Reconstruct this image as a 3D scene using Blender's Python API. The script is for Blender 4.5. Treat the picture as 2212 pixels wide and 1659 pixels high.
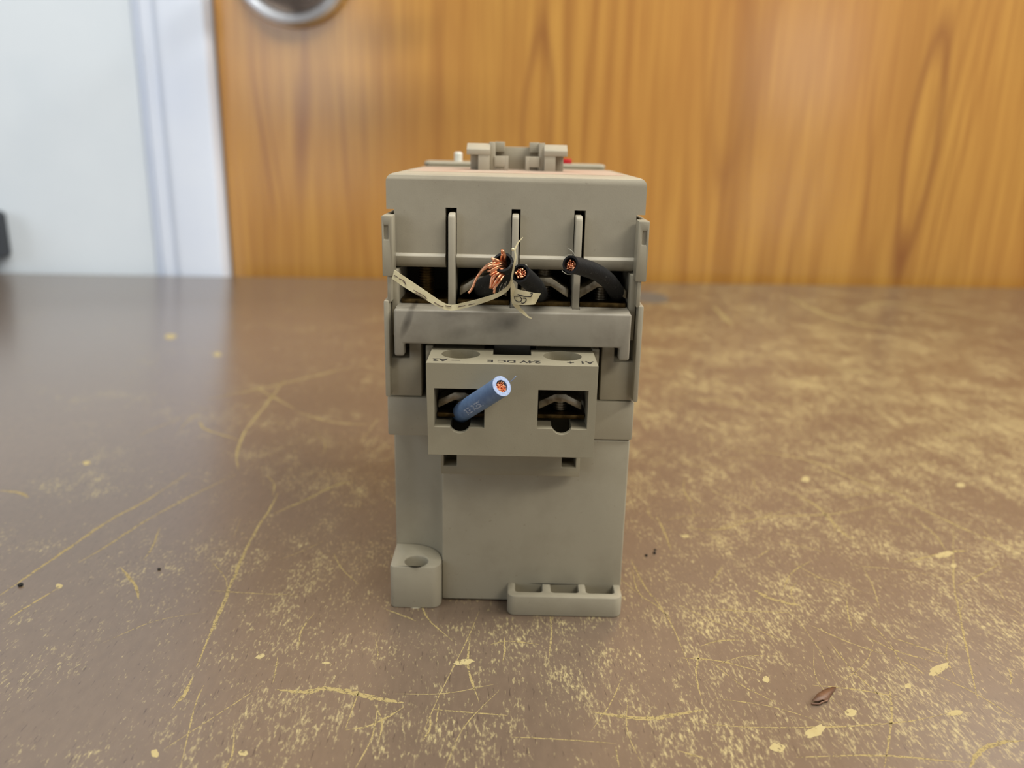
import bpy, bmesh, math, random
from mathutils import Vector, Matrix

for o in list(bpy.data.objects): bpy.data.objects.remove(o, do_unlink=True)
SC = bpy.context.scene
COL = SC.collection
MM = 0.001
TZ = 0.75                      # table top height above the floor, metres

# ---------------------------------------------------------------- camera
F = 1770.0                     # focal length in pixels of the 2212 px frame
PITCH = math.radians(16.17); ROLL = math.radians(1.26)
CAMY, CAMZ = -145.4, 87.6      # millimetres, origin = table top below the contactor front
cam = bpy.data.cameras.new('camera'); camo = bpy.data.objects.new('camera', cam); COL.objects.link(camo)
cam.sensor_fit = 'HORIZONTAL'; cam.sensor_width = 36; cam.lens = 36 * F / 2212
cam.clip_start = 0.005; cam.clip_end = 50
camo.matrix_world = (Matrix.Translation((0, CAMY * MM, TZ + CAMZ * MM))
                     @ Matrix.Rotation(math.radians(90) - PITCH, 4, 'X') @ Matrix.Rotation(ROLL, 4, 'Z'))
cam.dof.use_dof = True; cam.dof.focus_distance = 0.140; cam.dof.aperture_fstop = cam.lens / 1.75
SC.camera = camo

# ---------------------------------------------------------------- light
SC.view_settings.view_transform = 'Standard'; SC.view_settings.look = 'None'
SC.view_settings.gamma = 1; SC.view_settings.use_curve_mapping = False
SC.view_settings.exposure = 0.0
W = bpy.data.worlds.new('room_light'); SC.world = W; W.use_nodes = True
W.node_tree.nodes['Background'].inputs[0].default_value = (1.0, 0.98, 0.93, 1)
W.node_tree.nodes['Background'].inputs[1].default_value = 0.12

def area(name, loc, target, sx, sy, power, color):
    l = bpy.data.lights.new(name, 'AREA'); l.shape = 'RECTANGLE'; l.size = sx; l.size_y = sy
    l.energy = power; l.color = color
    o = bpy.data.objects.new(name, l); COL.objects.link(o); o.location = loc
    d = Vector(target) - Vector(loc); o.rotation_euler = d.to_track_quat('-Z', 'Y').to_euler()
    return o
area('bench_fluorescent', (0.1, -0.12, TZ + 1.0), (0.1, -0.10, TZ), 1.2, 0.25, 11.2, (1.0, 0.98, 0.92))
area('ceiling_fluorescent', (1.2, -1.5, TZ + 1.6), (0, 0.1, TZ), 1.2, 0.25, 19, (1.0, 0.93, 0.80))
area('ceiling_fluorescent_right', (1.6, 0.12, TZ + 1.3), (0, 0.15, TZ), 1.2, 0.25, 26, (1.0, 0.96, 0.88))
area('window_daylight', (-1.6, -0.9, TZ + 0.75), (-0.3, 0.4, TZ + 0.1), 1.2, 1.0, 5, (0.80, 0.90, 1.0))
area('rear_sheen_fill', (-1.85, -3.0, TZ + 0.34), (-0.1, 0.4, TZ + 0.12), 0.9, 0.7, 8.5, (0.95, 0.97, 1.0))  # added source behind the camera for door sheen and frontal fill, no window known
area('rear_sheen_fill_right', (1.45, -3.0, TZ + 0.34), (0.2, 0.4, TZ + 0.12), 0.6, 0.6, 3.5, (0.95, 0.97, 1.0))  # second added source, unseen, for the sheen on the door's right side

# ---------------------------------------------------------------- pixel helpers (mm)
def ray(u, v):
    u -= 1106; v -= 829.5
    a = (u * math.cos(ROLL) + v * math.sin(ROLL)) / F; b = (-u * math.sin(ROLL) + v * math.cos(ROLL)) / F
    return Vector((a, math.cos(PITCH) - b * math.sin(PITCH), -math.sin(PITCH) - b * math.cos(PITCH)))
CP = Vector((0, CAMY, CAMZ))
def atY(u, v, Y):
    r = ray(u, v); return CP + r * ((Y - CAMY) / r.y)
def atZ(u, v, Z=0):
    r = ray(u, v); return CP + r * ((Z - CAMZ) / r.z)

# ---------------------------------------------------------------- materials
def srgb(r, g, b):
    f = lambda c: (c / 255 / 12.92) if c / 255 <= 0.04045 else ((c / 255 + 0.055) / 1.055) ** 2.4
    return (f(r), f(g), f(b), 1)
class NT:
    def __init__(s, name):
        s.m = bpy.data.materials.new(name); s.m.use_nodes = True; s.t = s.m.node_tree
        s.b = s.t.nodes['Principled BSDF']
    def n(s, typ, **kw):
        x = s.t.nodes.new(typ)
        for k, v in kw.items(): setattr(x, k, v)
        return x
    def l(s, a, b): s.t.links.new(a, b)
    def coords(s, scale=(1, 1, 1), loc=(0, 0, 0), rot=(0, 0, 0)):
        c = s.n('ShaderNodeTexCoord'); m = s.n('ShaderNodeMapping')
        m.inputs['Scale'].default_value = scale; m.inputs['Location'].default_value = loc; m.inputs['Rotation'].default_value = rot
        s.l(c.outputs['Object'], m.inputs[0]); return m.outputs[0]
    def noise(s, vec, scale, detail=4, rough=0.55, dist=0.0):
        x = s.n('ShaderNodeTexNoise'); x.inputs['Scale'].default_value = scale; x.inputs['Detail'].default_value = detail
        x.inputs['Roughness'].default_value = rough; x.inputs['Distortion'].default_value = dist
        s.l(vec, x.inputs['Vector']); return x.outputs[0]
    def ramp(s, fac, stops):
        x = s.n('ShaderNodeValToRGB'); e = x.color_ramp.elements
        while len(e) < len(stops): e.new(0.5)
        for i, (p, c) in enumerate(stops):
            e[i].position = p; e[i].color = c if len(c) == 4 else (*c, 1)
        s.l(fac, x.inputs[0]); return x.outputs[0]
    def math(s, op, a, b=None, c=None, clamp=False):
        x = s.n('ShaderNodeMath', operation=op, use_clamp=clamp)
        for i, v in enumerate((a, b, c)):
            if v is None: continue
            if isinstance(v, (int, float)): x.inputs[i].default_value = v
            else: s.l(v, x.inputs[i])
        return x.outputs[0]
    def mix(s, fac, a, b, blend='MIX'):
        x = s.n('ShaderNodeMix', data_type='RGBA', blend_type=blend)
        for i, v in ((0, fac), (6, a), (7, b)):
            if isinstance(v, (int, float)): x.inputs[i].default_value = v
            elif isinstance(v, tuple): x.inputs[i].default_value = v
            else: s.l(v, x.inputs[i])
        return x.outputs[2]
    def bump(s, h, strength, dist):
        x = s.n('ShaderNodeBump'); x.inputs['Strength'].default_value = strength; x.inputs['Distance'].default_value = dist
        s.l(h, x.inputs['Height']); s.l(x.outputs[0], s.b.inputs['Normal'])
    def base(s, v, rough=0.5, metal=0.0, spec=0.5):
        if isinstance(v, tuple): s.b.inputs['Base Color'].default_value = v
        else: s.l(v, s.b.inputs['Base Color'])
        s.b.inputs['Roughness'].default_value = rough; s.b.inputs['Metallic'].default_value = metal
        s.b.inputs['Specular IOR Level'].default_value = spec
        return s.m
BW = lambda x: (x, x, x, 1)

def plastic(name, col, dirt, rough=0.42, dirt_amt=0.35):
    k = NT(name); v = k.coords()
    n = k.noise(v, 90, 5, 0.6); d = k.ramp(n, [(0.45, BW(0)), (0.8, BW(dirt_amt))])
    c = k.mix(d, col, dirt)
    sp = k.noise(v, 1500, 2); sf = k.ramp(sp, [(0.70, BW(0)), (0.76, BW(0.35))])
    c = k.mix(sf, c, dirt)
    k.bump(k.noise(v, 4000, 2), 0.06, 0.0002)
    return k.base(c, rough, 0, 0.4)
M_PL = plastic('grey_plastic', srgb(161, 154, 135), srgb(124, 115, 96))
M_CAP = plastic('cap_grey_plastic', srgb(169, 162, 144), srgb(128, 119, 102))
M_COIL = plastic('warm_grey_plastic', srgb(149, 142, 121), srgb(120, 110, 90))  # body, coil and bar greys set darker than the cap, holding front shade
def bar_mat():
    k = NT('grime_marked_plastic'); v = k.coords()
    n = k.noise(v, 160, 5, 0.6); c = k.mix(k.ramp(n, [(0.42, BW(0)), (0.8, BW(0.5))]), srgb(148, 142, 128), srgb(90, 80, 68))
    for (x, z, rx, rz, sh, amt) in ((-18.7, 57.6, 0.9, 3.2, 0.35, 0.75), (-2.5, 57.5, 4.5, 2.0, 0.6, 0.30), (-9, 56, 3.0, 1.5, 0.5, 0.2)):   # greasy smudges
        c_ = k.n('ShaderNodeTexCoord'); sp = k.n('ShaderNodeSeparateXYZ'); k.l(c_.outputs['Object'], sp.inputs[0])
        dz = k.math('SUBTRACT', sp.outputs[2], z * MM); dx = k.math('SUBTRACT', k.math('SUBTRACT', sp.outputs[0], x * MM), k.math('MULTIPLY', dz, sh))
        a = k.math('DIVIDE', dx, rx * MM); b = k.math('DIVIDE', dz, rz * MM)
        d = k.math('ADD', k.math('MULTIPLY', a, a), k.math('MULTIPLY', b, b))
        m = k.math('MULTIPLY', k.math('SUBTRACT', 1.0, d, clamp=True), k.math('MULTIPLY', n, amt * 2))
        c = k.mix(m, c, srgb(52, 46, 38))
    return k.base(c, 0.42, 0, 0.4)
M_BAR = bar_mat()
M_DARKPL = plastic('dark_grey_plastic', srgb(112, 109, 100), srgb(80, 74, 66), 0.6)
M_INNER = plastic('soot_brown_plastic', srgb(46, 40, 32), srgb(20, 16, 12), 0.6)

def metal(name, c1, c2, rough, scale=600):
    k = NT(name); v = k.coords(); n = k.noise(v, scale, 4)
    return k.base(k.mix(k.ramp(n, [(0.35, BW(0)), (0.7, BW(1))]), c1, c2), rough, 1.0)
M_STEEL = metal('zinc_steel', srgb(168, 160, 142), srgb(112, 103, 86), 0.42)
M_BRASS = metal('tarnished_brass', srgb(104, 84, 50), srgb(48, 38, 24), 0.45)
M_COPPER = metal('bare_copper', srgb(250, 190, 150), srgb(232, 150, 108), 0.30, 900)
M_DISH = metal('dull_bronze_grey', srgb(120, 108, 100), srgb(100, 90, 84), 0.4, 50)
M_CHROME = metal('satin_chrome', srgb(240, 243, 248), srgb(228, 232, 240), 0.36, 50)

def simple(name, col, col2, rough, scale=400, spec=0.5):
    k = NT(name); v = k.coords(); n = k.noise(v, scale, 4)
    return k.base(k.mix(k.ramp(n, [(0.35, BW(0)), (0.75, BW(1))]), col, col2), rough, 0, spec)
def dusty_black():
    k = NT('dusty_black_rubber'); v = k.coords()
    n = k.noise(v, 2600, 3); f = k.ramp(n, [(0.58, BW(0)), (0.70, BW(0.45))])
    n2 = k.noise(v, 500, 3); f2 = k.ramp(n2, [(0.4, BW(0)), (0.8, BW(1))])
    k.bump(n, 0.2, 0.0002)
    return k.base(k.mix(k.math('MULTIPLY', f, f2), srgb(15, 15, 16), srgb(128, 129, 122)), 0.62, 0, 0.3)
M_BLACK = dusty_black()
M_BLUE = simple('blue_wire_insulation', srgb(88, 114, 152), srgb(108, 134, 168), 0.45, 900)
M_BLUECUT = simple('blue_cut_face', srgb(122, 142, 180), srgb(160, 176, 208), 0.5, 2500)
M_BLUEINK = simple('pale_print', srgb(178, 190, 208), srgb(140, 158, 184), 0.6, 3000)
M_PAPER = simple('cream_paper', srgb(226, 217, 180), srgb(205, 192, 150), 0.75, 500, 0.2)
M_INK = simple('black_ink', srgb(28, 26, 25), srgb(50, 42, 38), 0.7, 1500)
M_INKB = simple('faded_brown_ink', srgb(70, 52, 46), srgb(120, 98, 84), 0.7, 1500)
M_RED = simple('red_plastic', srgb(196, 34, 40), srgb(180, 30, 36), 0.4)
M_WHITEPL = simple('white_plastic', srgb(226, 226, 218), srgb(215, 215, 206), 0.45)
M_PINK = simple('pinkish_dusty_label', srgb(184, 168, 150), srgb(172, 140, 122), 0.6, 120)
M_WALL = simple('white_wall_paint', srgb(230, 240, 250), srgb(224, 235, 246), 0.5, 15)
M_FRAME = simple('cool_white_gloss_paint', srgb(228, 238, 255), srgb(222, 233, 253), 0.3, 20)
M_BOX = simple('charcoal_plastic', srgb(44, 47, 54), srgb(36, 38, 44), 0.5, 100)
M_FLOOR = simple('grey_floor_tile', srgb(120, 116, 110), srgb(95, 92, 88), 0.5, 8)
M_LEG = simple('brown_painted_steel', srgb(80, 66, 56), srgb(66, 54, 46), 0.5, 30)
M_CHIP = simple('brown_chip', srgb(96, 66, 48), srgb(122, 90, 66), 0.5, 900)

def table_mat(name='scuffed_brown_laminate'):
    k = NT(name)
    v = k.coords((1, 0.33, 1), rot=(0, 0, 0.10))
    fine = k.noise(v, 1900, 3, 0.65)
    mid = k.noise(v, 330, 4, 0.6)
    big = k.noise(k.coords(), 42, 4, 0.6)
    s = k.math('ADD', k.math('MULTIPLY', fine, 0.90), k.math('ADD', k.math('MULTIPLY', mid, 0.46), k.math('MULTIPLY', big, 0.47)))
    # pale wear specks, thickened at far right to paint in reflected haze there
    c = k.n('ShaderNodeTexCoord'); sep = k.n('ShaderNodeSeparateXYZ'); k.l(c.outputs['Object'], sep.inputs[0])
    dx = k.math('MULTIPLY', k.math('SUBTRACT', sep.outputs[0], 0.14), 5.6)
    dy = k.math('MULTIPLY', k.math('SUBTRACT', sep.outputs[1], -0.23), 2.6)
    r = k.math('SQRT', k.math('ADD', k.math('MULTIPLY', dx, dx), k.math('MULTIPLY', dy, dy)))
    w = k.math('MULTIPLY', k.math('SUBTRACT', 1.0, k.math('MINIMUM', r, 2.0)), 0.10)
    s = k.math('ADD', s, w)
    s = k.math('MULTIPLY', k.math('SUBTRACT', s, 0.958), 5.2, clamp=True)
    f = k.ramp(s, [(0.0, BW(0)), (1.0, BW(1))])
    tone = k.noise(v, 700, 3); base = k.mix(tone, srgb(97, 82, 69), srgb(115, 98, 82))
    pale = k.mix(k.noise(v, 2000, 2), srgb(163, 148, 104), srgb(185, 171, 125))
    dk = k.ramp(k.noise(k.coords((1, 0.12, 1)), 2300, 2), [(0.64, BW(0)), (0.72, BW(0.6))])
    col = k.mix(dk, k.mix(f, base, pale), srgb(60, 46, 40))
    m = k.base(col, 0.30, 0, 0.5)
    k.b.inputs['Coat Weight'].default_value = 0.55; k.b.inputs['Coat Roughness'].default_value = 0.24
    rr = k.ramp(f, [(0, BW(0.30)), (1, BW(0.55))]); k.l(rr, k.b.inputs['Roughness'])
    k.bump(fine, 0.04, 0.0003)
    return m
M_TABLE = table_mat()
def scratch_mat():
    k = NT('worn_through_scratch'); v = k.coords()
    n = k.noise(v, 1600, 3, 0.7)
    a = k.ramp(n, [(0.36, BW(0)), (0.50, BW(1))])
    c = k.mix(k.noise(v, 900, 3), srgb(150, 133, 88), srgb(172, 154, 106))
    m = k.base(c, 0.6, 0, 0.3); k.l(a, k.b.inputs['Alpha']); return m
M_SCR = scratch_mat()
def chip_mat():
    k = NT('bare_core_patch'); v = k.coords((1, 0.6, 1)); n = k.noise(v, 1100, 3, 0.7)
    m = k.base(k.mix(k.noise(v, 700, 3), srgb(186, 172, 126), srgb(168, 150, 104)), 0.6, 0, 0.3)
    k.l(k.ramp(n, [(0.30, BW(0)), (0.42, BW(1))]), k.b.inputs['Alpha']); return m
M_CHIPPALE = chip_mat()
M_DULL = simple('dull_grey_smear', srgb(96, 96, 92), srgb(84, 85, 84), 0.4, 200, 0.4)

_th = math.atan(0.0479)
def doorpt(u, v):                        # photo point -> (x, z) on the door face, millimetres
    r = ray(u, v); c, s_ = math.cos(_th), math.sin(_th)
    t = (19 - c * (CAMY - 409.3)) / (-s_ * r.x + c * r.y); p = CP + r * t
    return (c * p.x + s_ * (p.y - 409.3), p.z + TZ * 1000)
def wood_mat():
    k = NT('varnished_oak_door')
    v = k.coords((1, 1, 0.085), loc=(0.37, 0, 0.11))
    n = k.noise(v, 7.5, 2.5, 0.45, 0.25)
    rings = k.math('SINE', k.math('MULTIPLY', n, 165))
    g = k.ramp(k.math('MULTIPLY_ADD', rings, 0.5, 0.5), [(0.0, BW(0)), (0.5, BW(0.12)), (0.86, BW(0.45)), (1.0, BW(0.7))])
    vary = k.ramp(k.noise(v, 11, 2), [(0.35, BW(0.15)), (0.7, BW(1))])
    g = k.math('MULTIPLY', g, vary)
    fine = k.noise(k.coords((1, 1, 0.02)), 420, 3, 0.6)
    col = k.mix(g, srgb(210, 158, 74), srgb(154, 100, 40))
    col = k.mix(k.ramp(fine, [(0.38, BW(0)), (0.66, BW(0.6))]), col, srgb(160, 104, 44))
    c_ = k.n('ShaderNodeTexCoord'); sp = k.n('ShaderNodeSeparateXYZ'); k.l(c_.outputs['Object'], sp.inputs[0])
    wob = k.math('MULTIPLY', k.math('SUBTRACT', k.noise(k.coords((1, 1, 0.25)), 22, 3), 0.5), 0.012)
    def dist(u, v, u2, v2, hx):          # distance field of a long flame figure between two photo points
        a, b = doorpt(u, v), doorpt(u2, v2); cx, cz = (a[0] + b[0]) / 2, (a[1] + b[1]) / 2
        hz = abs(a[1] - b[1]) / 2; tl = (a[0] - b[0]) / (a[1] - b[1])
        dz = k.math('SUBTRACT', sp.outputs[2], cz * MM)
        dx = k.math('SUBTRACT', k.math('SUBTRACT', k.math('ADD', sp.outputs[0], wob), cx * MM), k.math('MULTIPLY', dz, tl))
        p = k.math('DIVIDE', dx, hx * MM); q = k.math('DIVIDE', dz, hz * MM)
        return k.math('SQRT', k.math('ADD', k.math('MULTIPLY', p, p), k.math('MULTIPLY', q, q)))
    DK = srgb(140, 86, 40)
    for u, v, u2, v2, hx, amt in ((664, 90, 650, 480, 6.0, 0.75), (530, 0, 600, 560, 2.2, 0.7), (720, 60, 770, 600, 2.4, 0.5), (770, 40, 800, 480, 2.0, 0.45), (1945, 470, 1935, 660, 9, 0.6), (1640, 60, 1600, 600, 2.5, 0.4), (1890, 100, 1860, 560, 2.2, 0.5), (560, 60, 625, 560, 1.6, 0.5)):
        d = dist(u, v, u2, v2, hx); col = k.mix(k.math('MULTIPLY', k.math('SUBTRACT', 1.15, d, clamp=True), amt), col, DK)
    for u, v, u2, v2, hx, amt in ((1165, 70, 1150, 480, 8.5, 0.6), (2035, 70, 1945, 560, 9, 0.75), (1600, -60, 1560, 380, 12, 0.35)):
        d = dist(u, v, u2, v2, hx); ring = k.math('SUBTRACT', 1.0, k.math('MULTIPLY', k.math('ABSOLUTE', k.math('SUBTRACT', d, 1.0)), 3.2), clamp=True)
        col = k.mix(k.math('MULTIPLY', ring, amt), col, DK)
    broad = k.noise(k.coords((1, 1, 0.3)), 9, 2)
    col = k.mix(k.ramp(broad, [(0.35, BW(0)), (0.7, BW(0.4))]), col, srgb(190, 124, 54))
    k.b.inputs['Coat Weight'].default_value = 1.0; k.b.inputs['Coat Roughness'].default_value = 0.2
    return k.base(col, 0.45, 0, 0.4)
M_WOOD = wood_mat()

# ---------------------------------------------------------------- mesh helpers (input mm, output metres)
def box(bm, x0, x1, y0, y1, z0, z1):
    vs = [bm.verts.new(Vector(p) * MM) for p in
          ((x0, y0, z0), (x1, y0, z0), (x1, y1, z0), (x0, y1, z0), (x0, y0, z1), (x1, y0, z1), (x1, y1, z1), (x0, y1, z1))]
    for f in ((3, 2, 1, 0), (4, 5, 6, 7), (0, 1, 5, 4), (1, 2, 6, 5), (2, 3, 7, 6), (3, 0, 4, 7)): bm.faces.new([vs[i] for i in f])
def prism(bm, poly, axis, a, b):
    """poly: 2D points; axis 'x': (y,z), 'y': (x,z), 'z': (x,y)"""
    def p3(p, h): return {'x': (h, p[0], p[1]), 'y': (p[0], h, p[1]), 'z': (p[0], p[1], h)}[axis]
    A = [bm.verts.new(Vector(p3(p, a)) * MM) for p in poly]; B = [bm.verts.new(Vector(p3(p, b)) * MM) for p in poly]
    n = len(poly); bm.faces.new(A); bm.faces.new(B[::-1])
    for i in range(n): bm.faces.new((A[i], B[i], B[(i + 1) % n], A[(i + 1) % n]))
    bmesh.ops.recalc_face_normals(bm, faces=bm.faces[:])
def circ(cx, cy, r, n=40, ry=None): return [(cx + r * math.cos(2 * math.pi * i / n), cy + (ry or r) * math.sin(2 * math.pi * i / n)) for i in range(n)]
def rrect(x0, x1, y0, y1, r, n=6):
    """r: radius or four radii (x0y0, x1y0, x1y1, x0y1)"""
    if not isinstance(r, (tuple, list)): r = (r,) * 4
    out = []
    for (cx, cy, a0, rr) in ((x0 + r[0], y0 + r[0], 180, r[0]), (x1 - r[1], y0 + r[1], 270, r[1]), (x1 - r[2], y1 - r[2], 0, r[2]), (x0 + r[3], y1 - r[3], 90, r[3])):
        if rr == 0: out.append((cx, cy)); continue
        for i in range(n + 1):
            a = math.radians(a0 + 90 * i / n); out.append((cx + rr * math.cos(a), cy + rr * math.sin(a)))
    return out
def lathe(bm, prof, n=48, axis='z', c=(0, 0, 0)):
    """prof: (radius, height) from one end to the other, closed with caps"""
    rings = []
    for r, h in prof:
        ring = []
        for i in range(n):
            a = 2 * math.pi * i / n; p = (r * math.cos(a), r * math.sin(a))
            q = {'z': (p[0], p[1], h), 'y': (p[0], h, p[1]), 'x': (h, p[0], p[1])}[axis]
            ring.append(bm.verts.new((Vector(q) + Vector(c)) * MM))
        rings.append(ring)
    for a, b in zip(rings, rings[1:]):
        for i in range(n): bm.faces.new((a[i], a[(i + 1) % n], b[(i + 1) % n], b[i]))
    bm.faces.new(rings[0][::-1]); bm.faces.new(rings[-1])
    bmesh.ops.recalc_face_normals(bm, faces=bm.faces[:])
def smooth_path(pts, sub=6):
    pts = [Vector(p) for p in pts]
    if len(pts) < 3: return pts
    P = [pts[0] * 2 - pts[1]] + pts + [pts[-1] * 2 - pts[-2]]; out = []
    for i in range(1, len(P) - 2):
        for j in range(sub):
            t = j / sub; a, b, c, d = P[i - 1:i + 3]
            out.append(0.5 * ((2 * b) + (c - a) * t + (2 * a - 5 * b + 4 * c - d) * t * t + (3 * b - a - 3 * c + d) * t ** 3))
    return out + [pts[-1]]
def frames(path):
    T = [(path[min(i + 1, len(path) - 1)] - path[max(i - 1, 0)]).normalized() for i in range(len(path))]
    up = Vector((0, 0, 1)); 
    if abs(T[0].dot(up)) > 0.9: up = Vector((0, 1, 0))
    N = [(up - T[0] * up.dot(T[0])).normalized()]
    for i in range(1, len(T)):
        v = N[-1] - T[i] * N[-1].dot(T[i]); N.append(v.normalized())
    return T, N, [t.cross(n) for t, n in zip(T, N)]
def tube(bm, path, r, n=20, inner=None, depth=1.2, caps=True):
    """tube along path (mm). r number or list. inner: hollow mouth radius at the far end"""
    T, N, B = frames(path); rings = []
    for i, p in enumerate(path):
        rr = r[i] if isinstance(r, (list, tuple)) else r
        rings.append([bm.verts.new((p + (N[i] * math.cos(a) + B[i] * math.sin(a)) * rr) * MM) for a in [2 * math.pi * j / n for j in range(n)]])
    if inner:
        p, t = path[-1], T[-1]
        for (rr, d) in ((inner, 0), (inner * 0.97, -depth)):
            rings.append([bm.verts.new((p + t * d + (N[-1] * math.cos(a) + B[-1] * math.sin(a)) * rr) * MM) for a in [2 * math.pi * j / n for j in range(n)]])
    for a, b in zip(rings, rings[1:]):
        for i in range(n): bm.faces.new((a[i], a[(i + 1) % n], b[(i + 1) % n], b[i]))
    if caps: bm.faces.new(rings[0][::-1]); bm.faces.new(rings[-1])
    bmesh.ops.recalc_face_normals(bm, faces=bm.faces[:])
def link(name, me, mat, parent=None):
    if mat: me.materials.append(mat)
    o = bpy.data.objects.new(name, me); COL.objects.link(o)
    if parent: o.parent = parent
    return o
def mesh_of(bm, name):
    me = bpy.data.meshes.new(name); bm.to_mesh(me); bm.free(); return me
def bake(o):
    dg = bpy.context.evaluated_depsgraph_get(); dg.update()
    me = bpy.data.meshes.new_from_object(o.evaluated_get(dg)); old = o.data
    o.modifiers.clear(); o.data = me; bpy.data.meshes.remove(old)
def solid(name, bm, mat, parent=None, cuts=(), bevel=0.25, seg=2, angle=40, smooth=True):
    """one mesh object; cuts = list of bmeshes taken away; bevelled edges"""
    o = link(name, mesh_of(bm, name), mat, parent)
    tmp = []
    for c in cuts:
        co = link('cutter', mesh_of(c, 'cutter'), None, parent); tmp.append(co)
        m = o.modifiers.new('cut', 'BOOLEAN'); m.object = co; m.solver = 'EXACT'
    if tmp: bake(o)
    for c in tmp:
        me = c.data; bpy.data.objects.remove(c, do_unlink=True); bpy.data.meshes.remove(me)
    if bevel:
        m = o.modifiers.new('bevel', 'BEVEL'); m.width = bevel * MM; m.segments = seg
        m.limit_method = 'ANGLE'; m.angle_limit = math.radians(angle)
        bake(o)
    if smooth:
        o.data.shade_smooth(); o.data.set_sharp_from_angle(angle=math.radians(35))
    return o
def B(*boxes):
    bm = bmesh.new()
    for b in boxes: box(bm, *b)
    return bm
def PR(poly, axis, a, b):
    bm = bmesh.new(); prism(bm, poly, axis, a, b); return bm
def LA(*a, **k):
    bm = bmesh.new(); lathe(bm, *a, **k); return bm
def thing(name, label, cat, loc=(0, 0, TZ), rotz=0, group=None):
    o = bpy.data.objects.new(name, None); COL.objects.link(o); o.location = loc; o.rotation_euler = (0, 0, rotz)
    o.empty_display_size = 0.02; return tag(o, label, cat, group)
def tag(o, label=None, cat=None, group=None, kind=None):
    for k, v in (('label', label), ('category', cat), ('group', group), ('kind', kind)):
        if v: o[k] = v
    return o

# ================================================================ the setting
TH = math.atan(0.0479)                       # wall and table run 2.7 degrees off the camera's square
REAR = (0, 0.4093, 0)                        # rear edge of the table
def rear(o, z=0):
    o.location = (REAR[0], REAR[1], z); o.rotation_euler = (0, 0, TH); return o
T0 = TZ * 1000
o = rear(tag(solid('floor', B((-1500, 1500, -1700, 60, -20, 0)), M_FLOOR, bevel=0), 'grey floor under the table', 'floor', kind='structure'))
# wall left of the door frame and above the door
o = rear(tag(solid('wall_back', B((-1500, -243, 12, 60, 0, 2400), (900, 1500, 12, 60, 0, 2400), (-243, 900, 12, 60, 2110, 2400)), M_WALL, bevel=0),
             'white painted wall beside the wooden door', 'wall', kind='structure'))
# steel frame: profile with groove, bead and broad flat face
prof = [(-243, 60), (-243, 13), (-242, 11.5), (-240.5, 10.5), (-238.8, 11.5), (-237.6, 9), (-236, 7.6), (-231, 7.4), (-228.5, 8.2),
        (-227.2, 6.4), (-225.5, 5.2), (-222, 5), (-199, 5), (-197, 5.8), (-196, 8), (-195.6, 30), (-180, 30), (-180, 60)]
o = rear(tag(solid('trim_1', PR(prof, 'z', 0, 2110), M_FRAME, bevel=0), 'cool white painted door frame with a beaded edge', 'door frame', kind='structure'))
door = rear(tag(solid('door_1', B((-194, 720, 19, 62, 8, 2040)), M_WOOD, bevel=1.5), 'varnished orange-brown wood door with a lever handle', 'door', kind='structure'))
# lever handle set: dished rose with a rolled rim, neck, lever to the right
RC = (-143.5, 19, T0 + 195.5)
solid('rose', LA([(37.4, 0), (38.2, -1.5), (38.3, -4), (37.4, -6.6), (35.6, -8.2), (33.2, -8.4), (31, -7.0), (29.6, -4.8), (29.2, -3.0), (29.2, -1.0)], 64, 'y', RC), M_CHROME, door, bevel=0)
solid('rose_dish', LA([(29.5, -1.5), (29.3, -4.0), (26, -2.6), (18, -2.2), (13, -3.0), (12, -6)], 64, 'y', RC), M_DISH, door, bevel=0)
pth = smooth_path([(RC[0], 18, RC[2]), (RC[0], -20, RC[2]), (RC[0] + 4, -34, RC[2]), (RC[0] + 20, -40, RC[2]), (RC[0] + 70, -38, RC[2]), (RC[0] + 112, -36, RC[2] - 1)], 5)
bm = bmesh.new(); tube(bm, pth, [9 if i < 8 else 8 for i in range(len(pth))], 20); solid('lever', bm, M_CHROME, door, bevel=0)

# ---- dark box on the wall
wb = rear(thing('wall_mounted_box', 'charcoal plastic box fixed low on the white wall above the table', 'box'), 0)
solid('case', PR(rrect(-400, -337, T0 + 9, T0 + 40, 4), 'y', -14, 12), M_BOX, wb, bevel=1.5, seg=3)
solid('back_plate', PR(rrect(-398, -339, T0 + 11, T0 + 38, 3), 'y', 11, 12.5), M_BOX, wb, bevel=0)
solid('socket', LA([(9, -15), (9, -14), (7, -14), (7, -15.4)], 32, 'y', (-372, 0, T0 + 24.5)), M_BOX, wb, bevel=0)

# ================================================================ work table
tab = rear(thing('work_table', 'scuffed brown laminate work table pushed against the door', 'table'), TZ)
solid('tabletop', PR(rrect(-760, 840, -1000, 0, 8), 'z', -28, 0), M_TABLE, tab, bevel=1.0)
bmr = bmesh.new(); box(bmr, -700, 780, -940, -60, -90, -28)
bmi = B((-680, 760, -920, -80, -95, -20))
solid('apron', bmr, M_LEG, tab, [bmi], bevel=0.5)
for sx in (-700, 745):
    for sy in (-940, -95): solid('leg', B((sx, sx + 35, sy, sy + 35, -750, -80)), M_LEG, tab, bevel=2)

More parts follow.
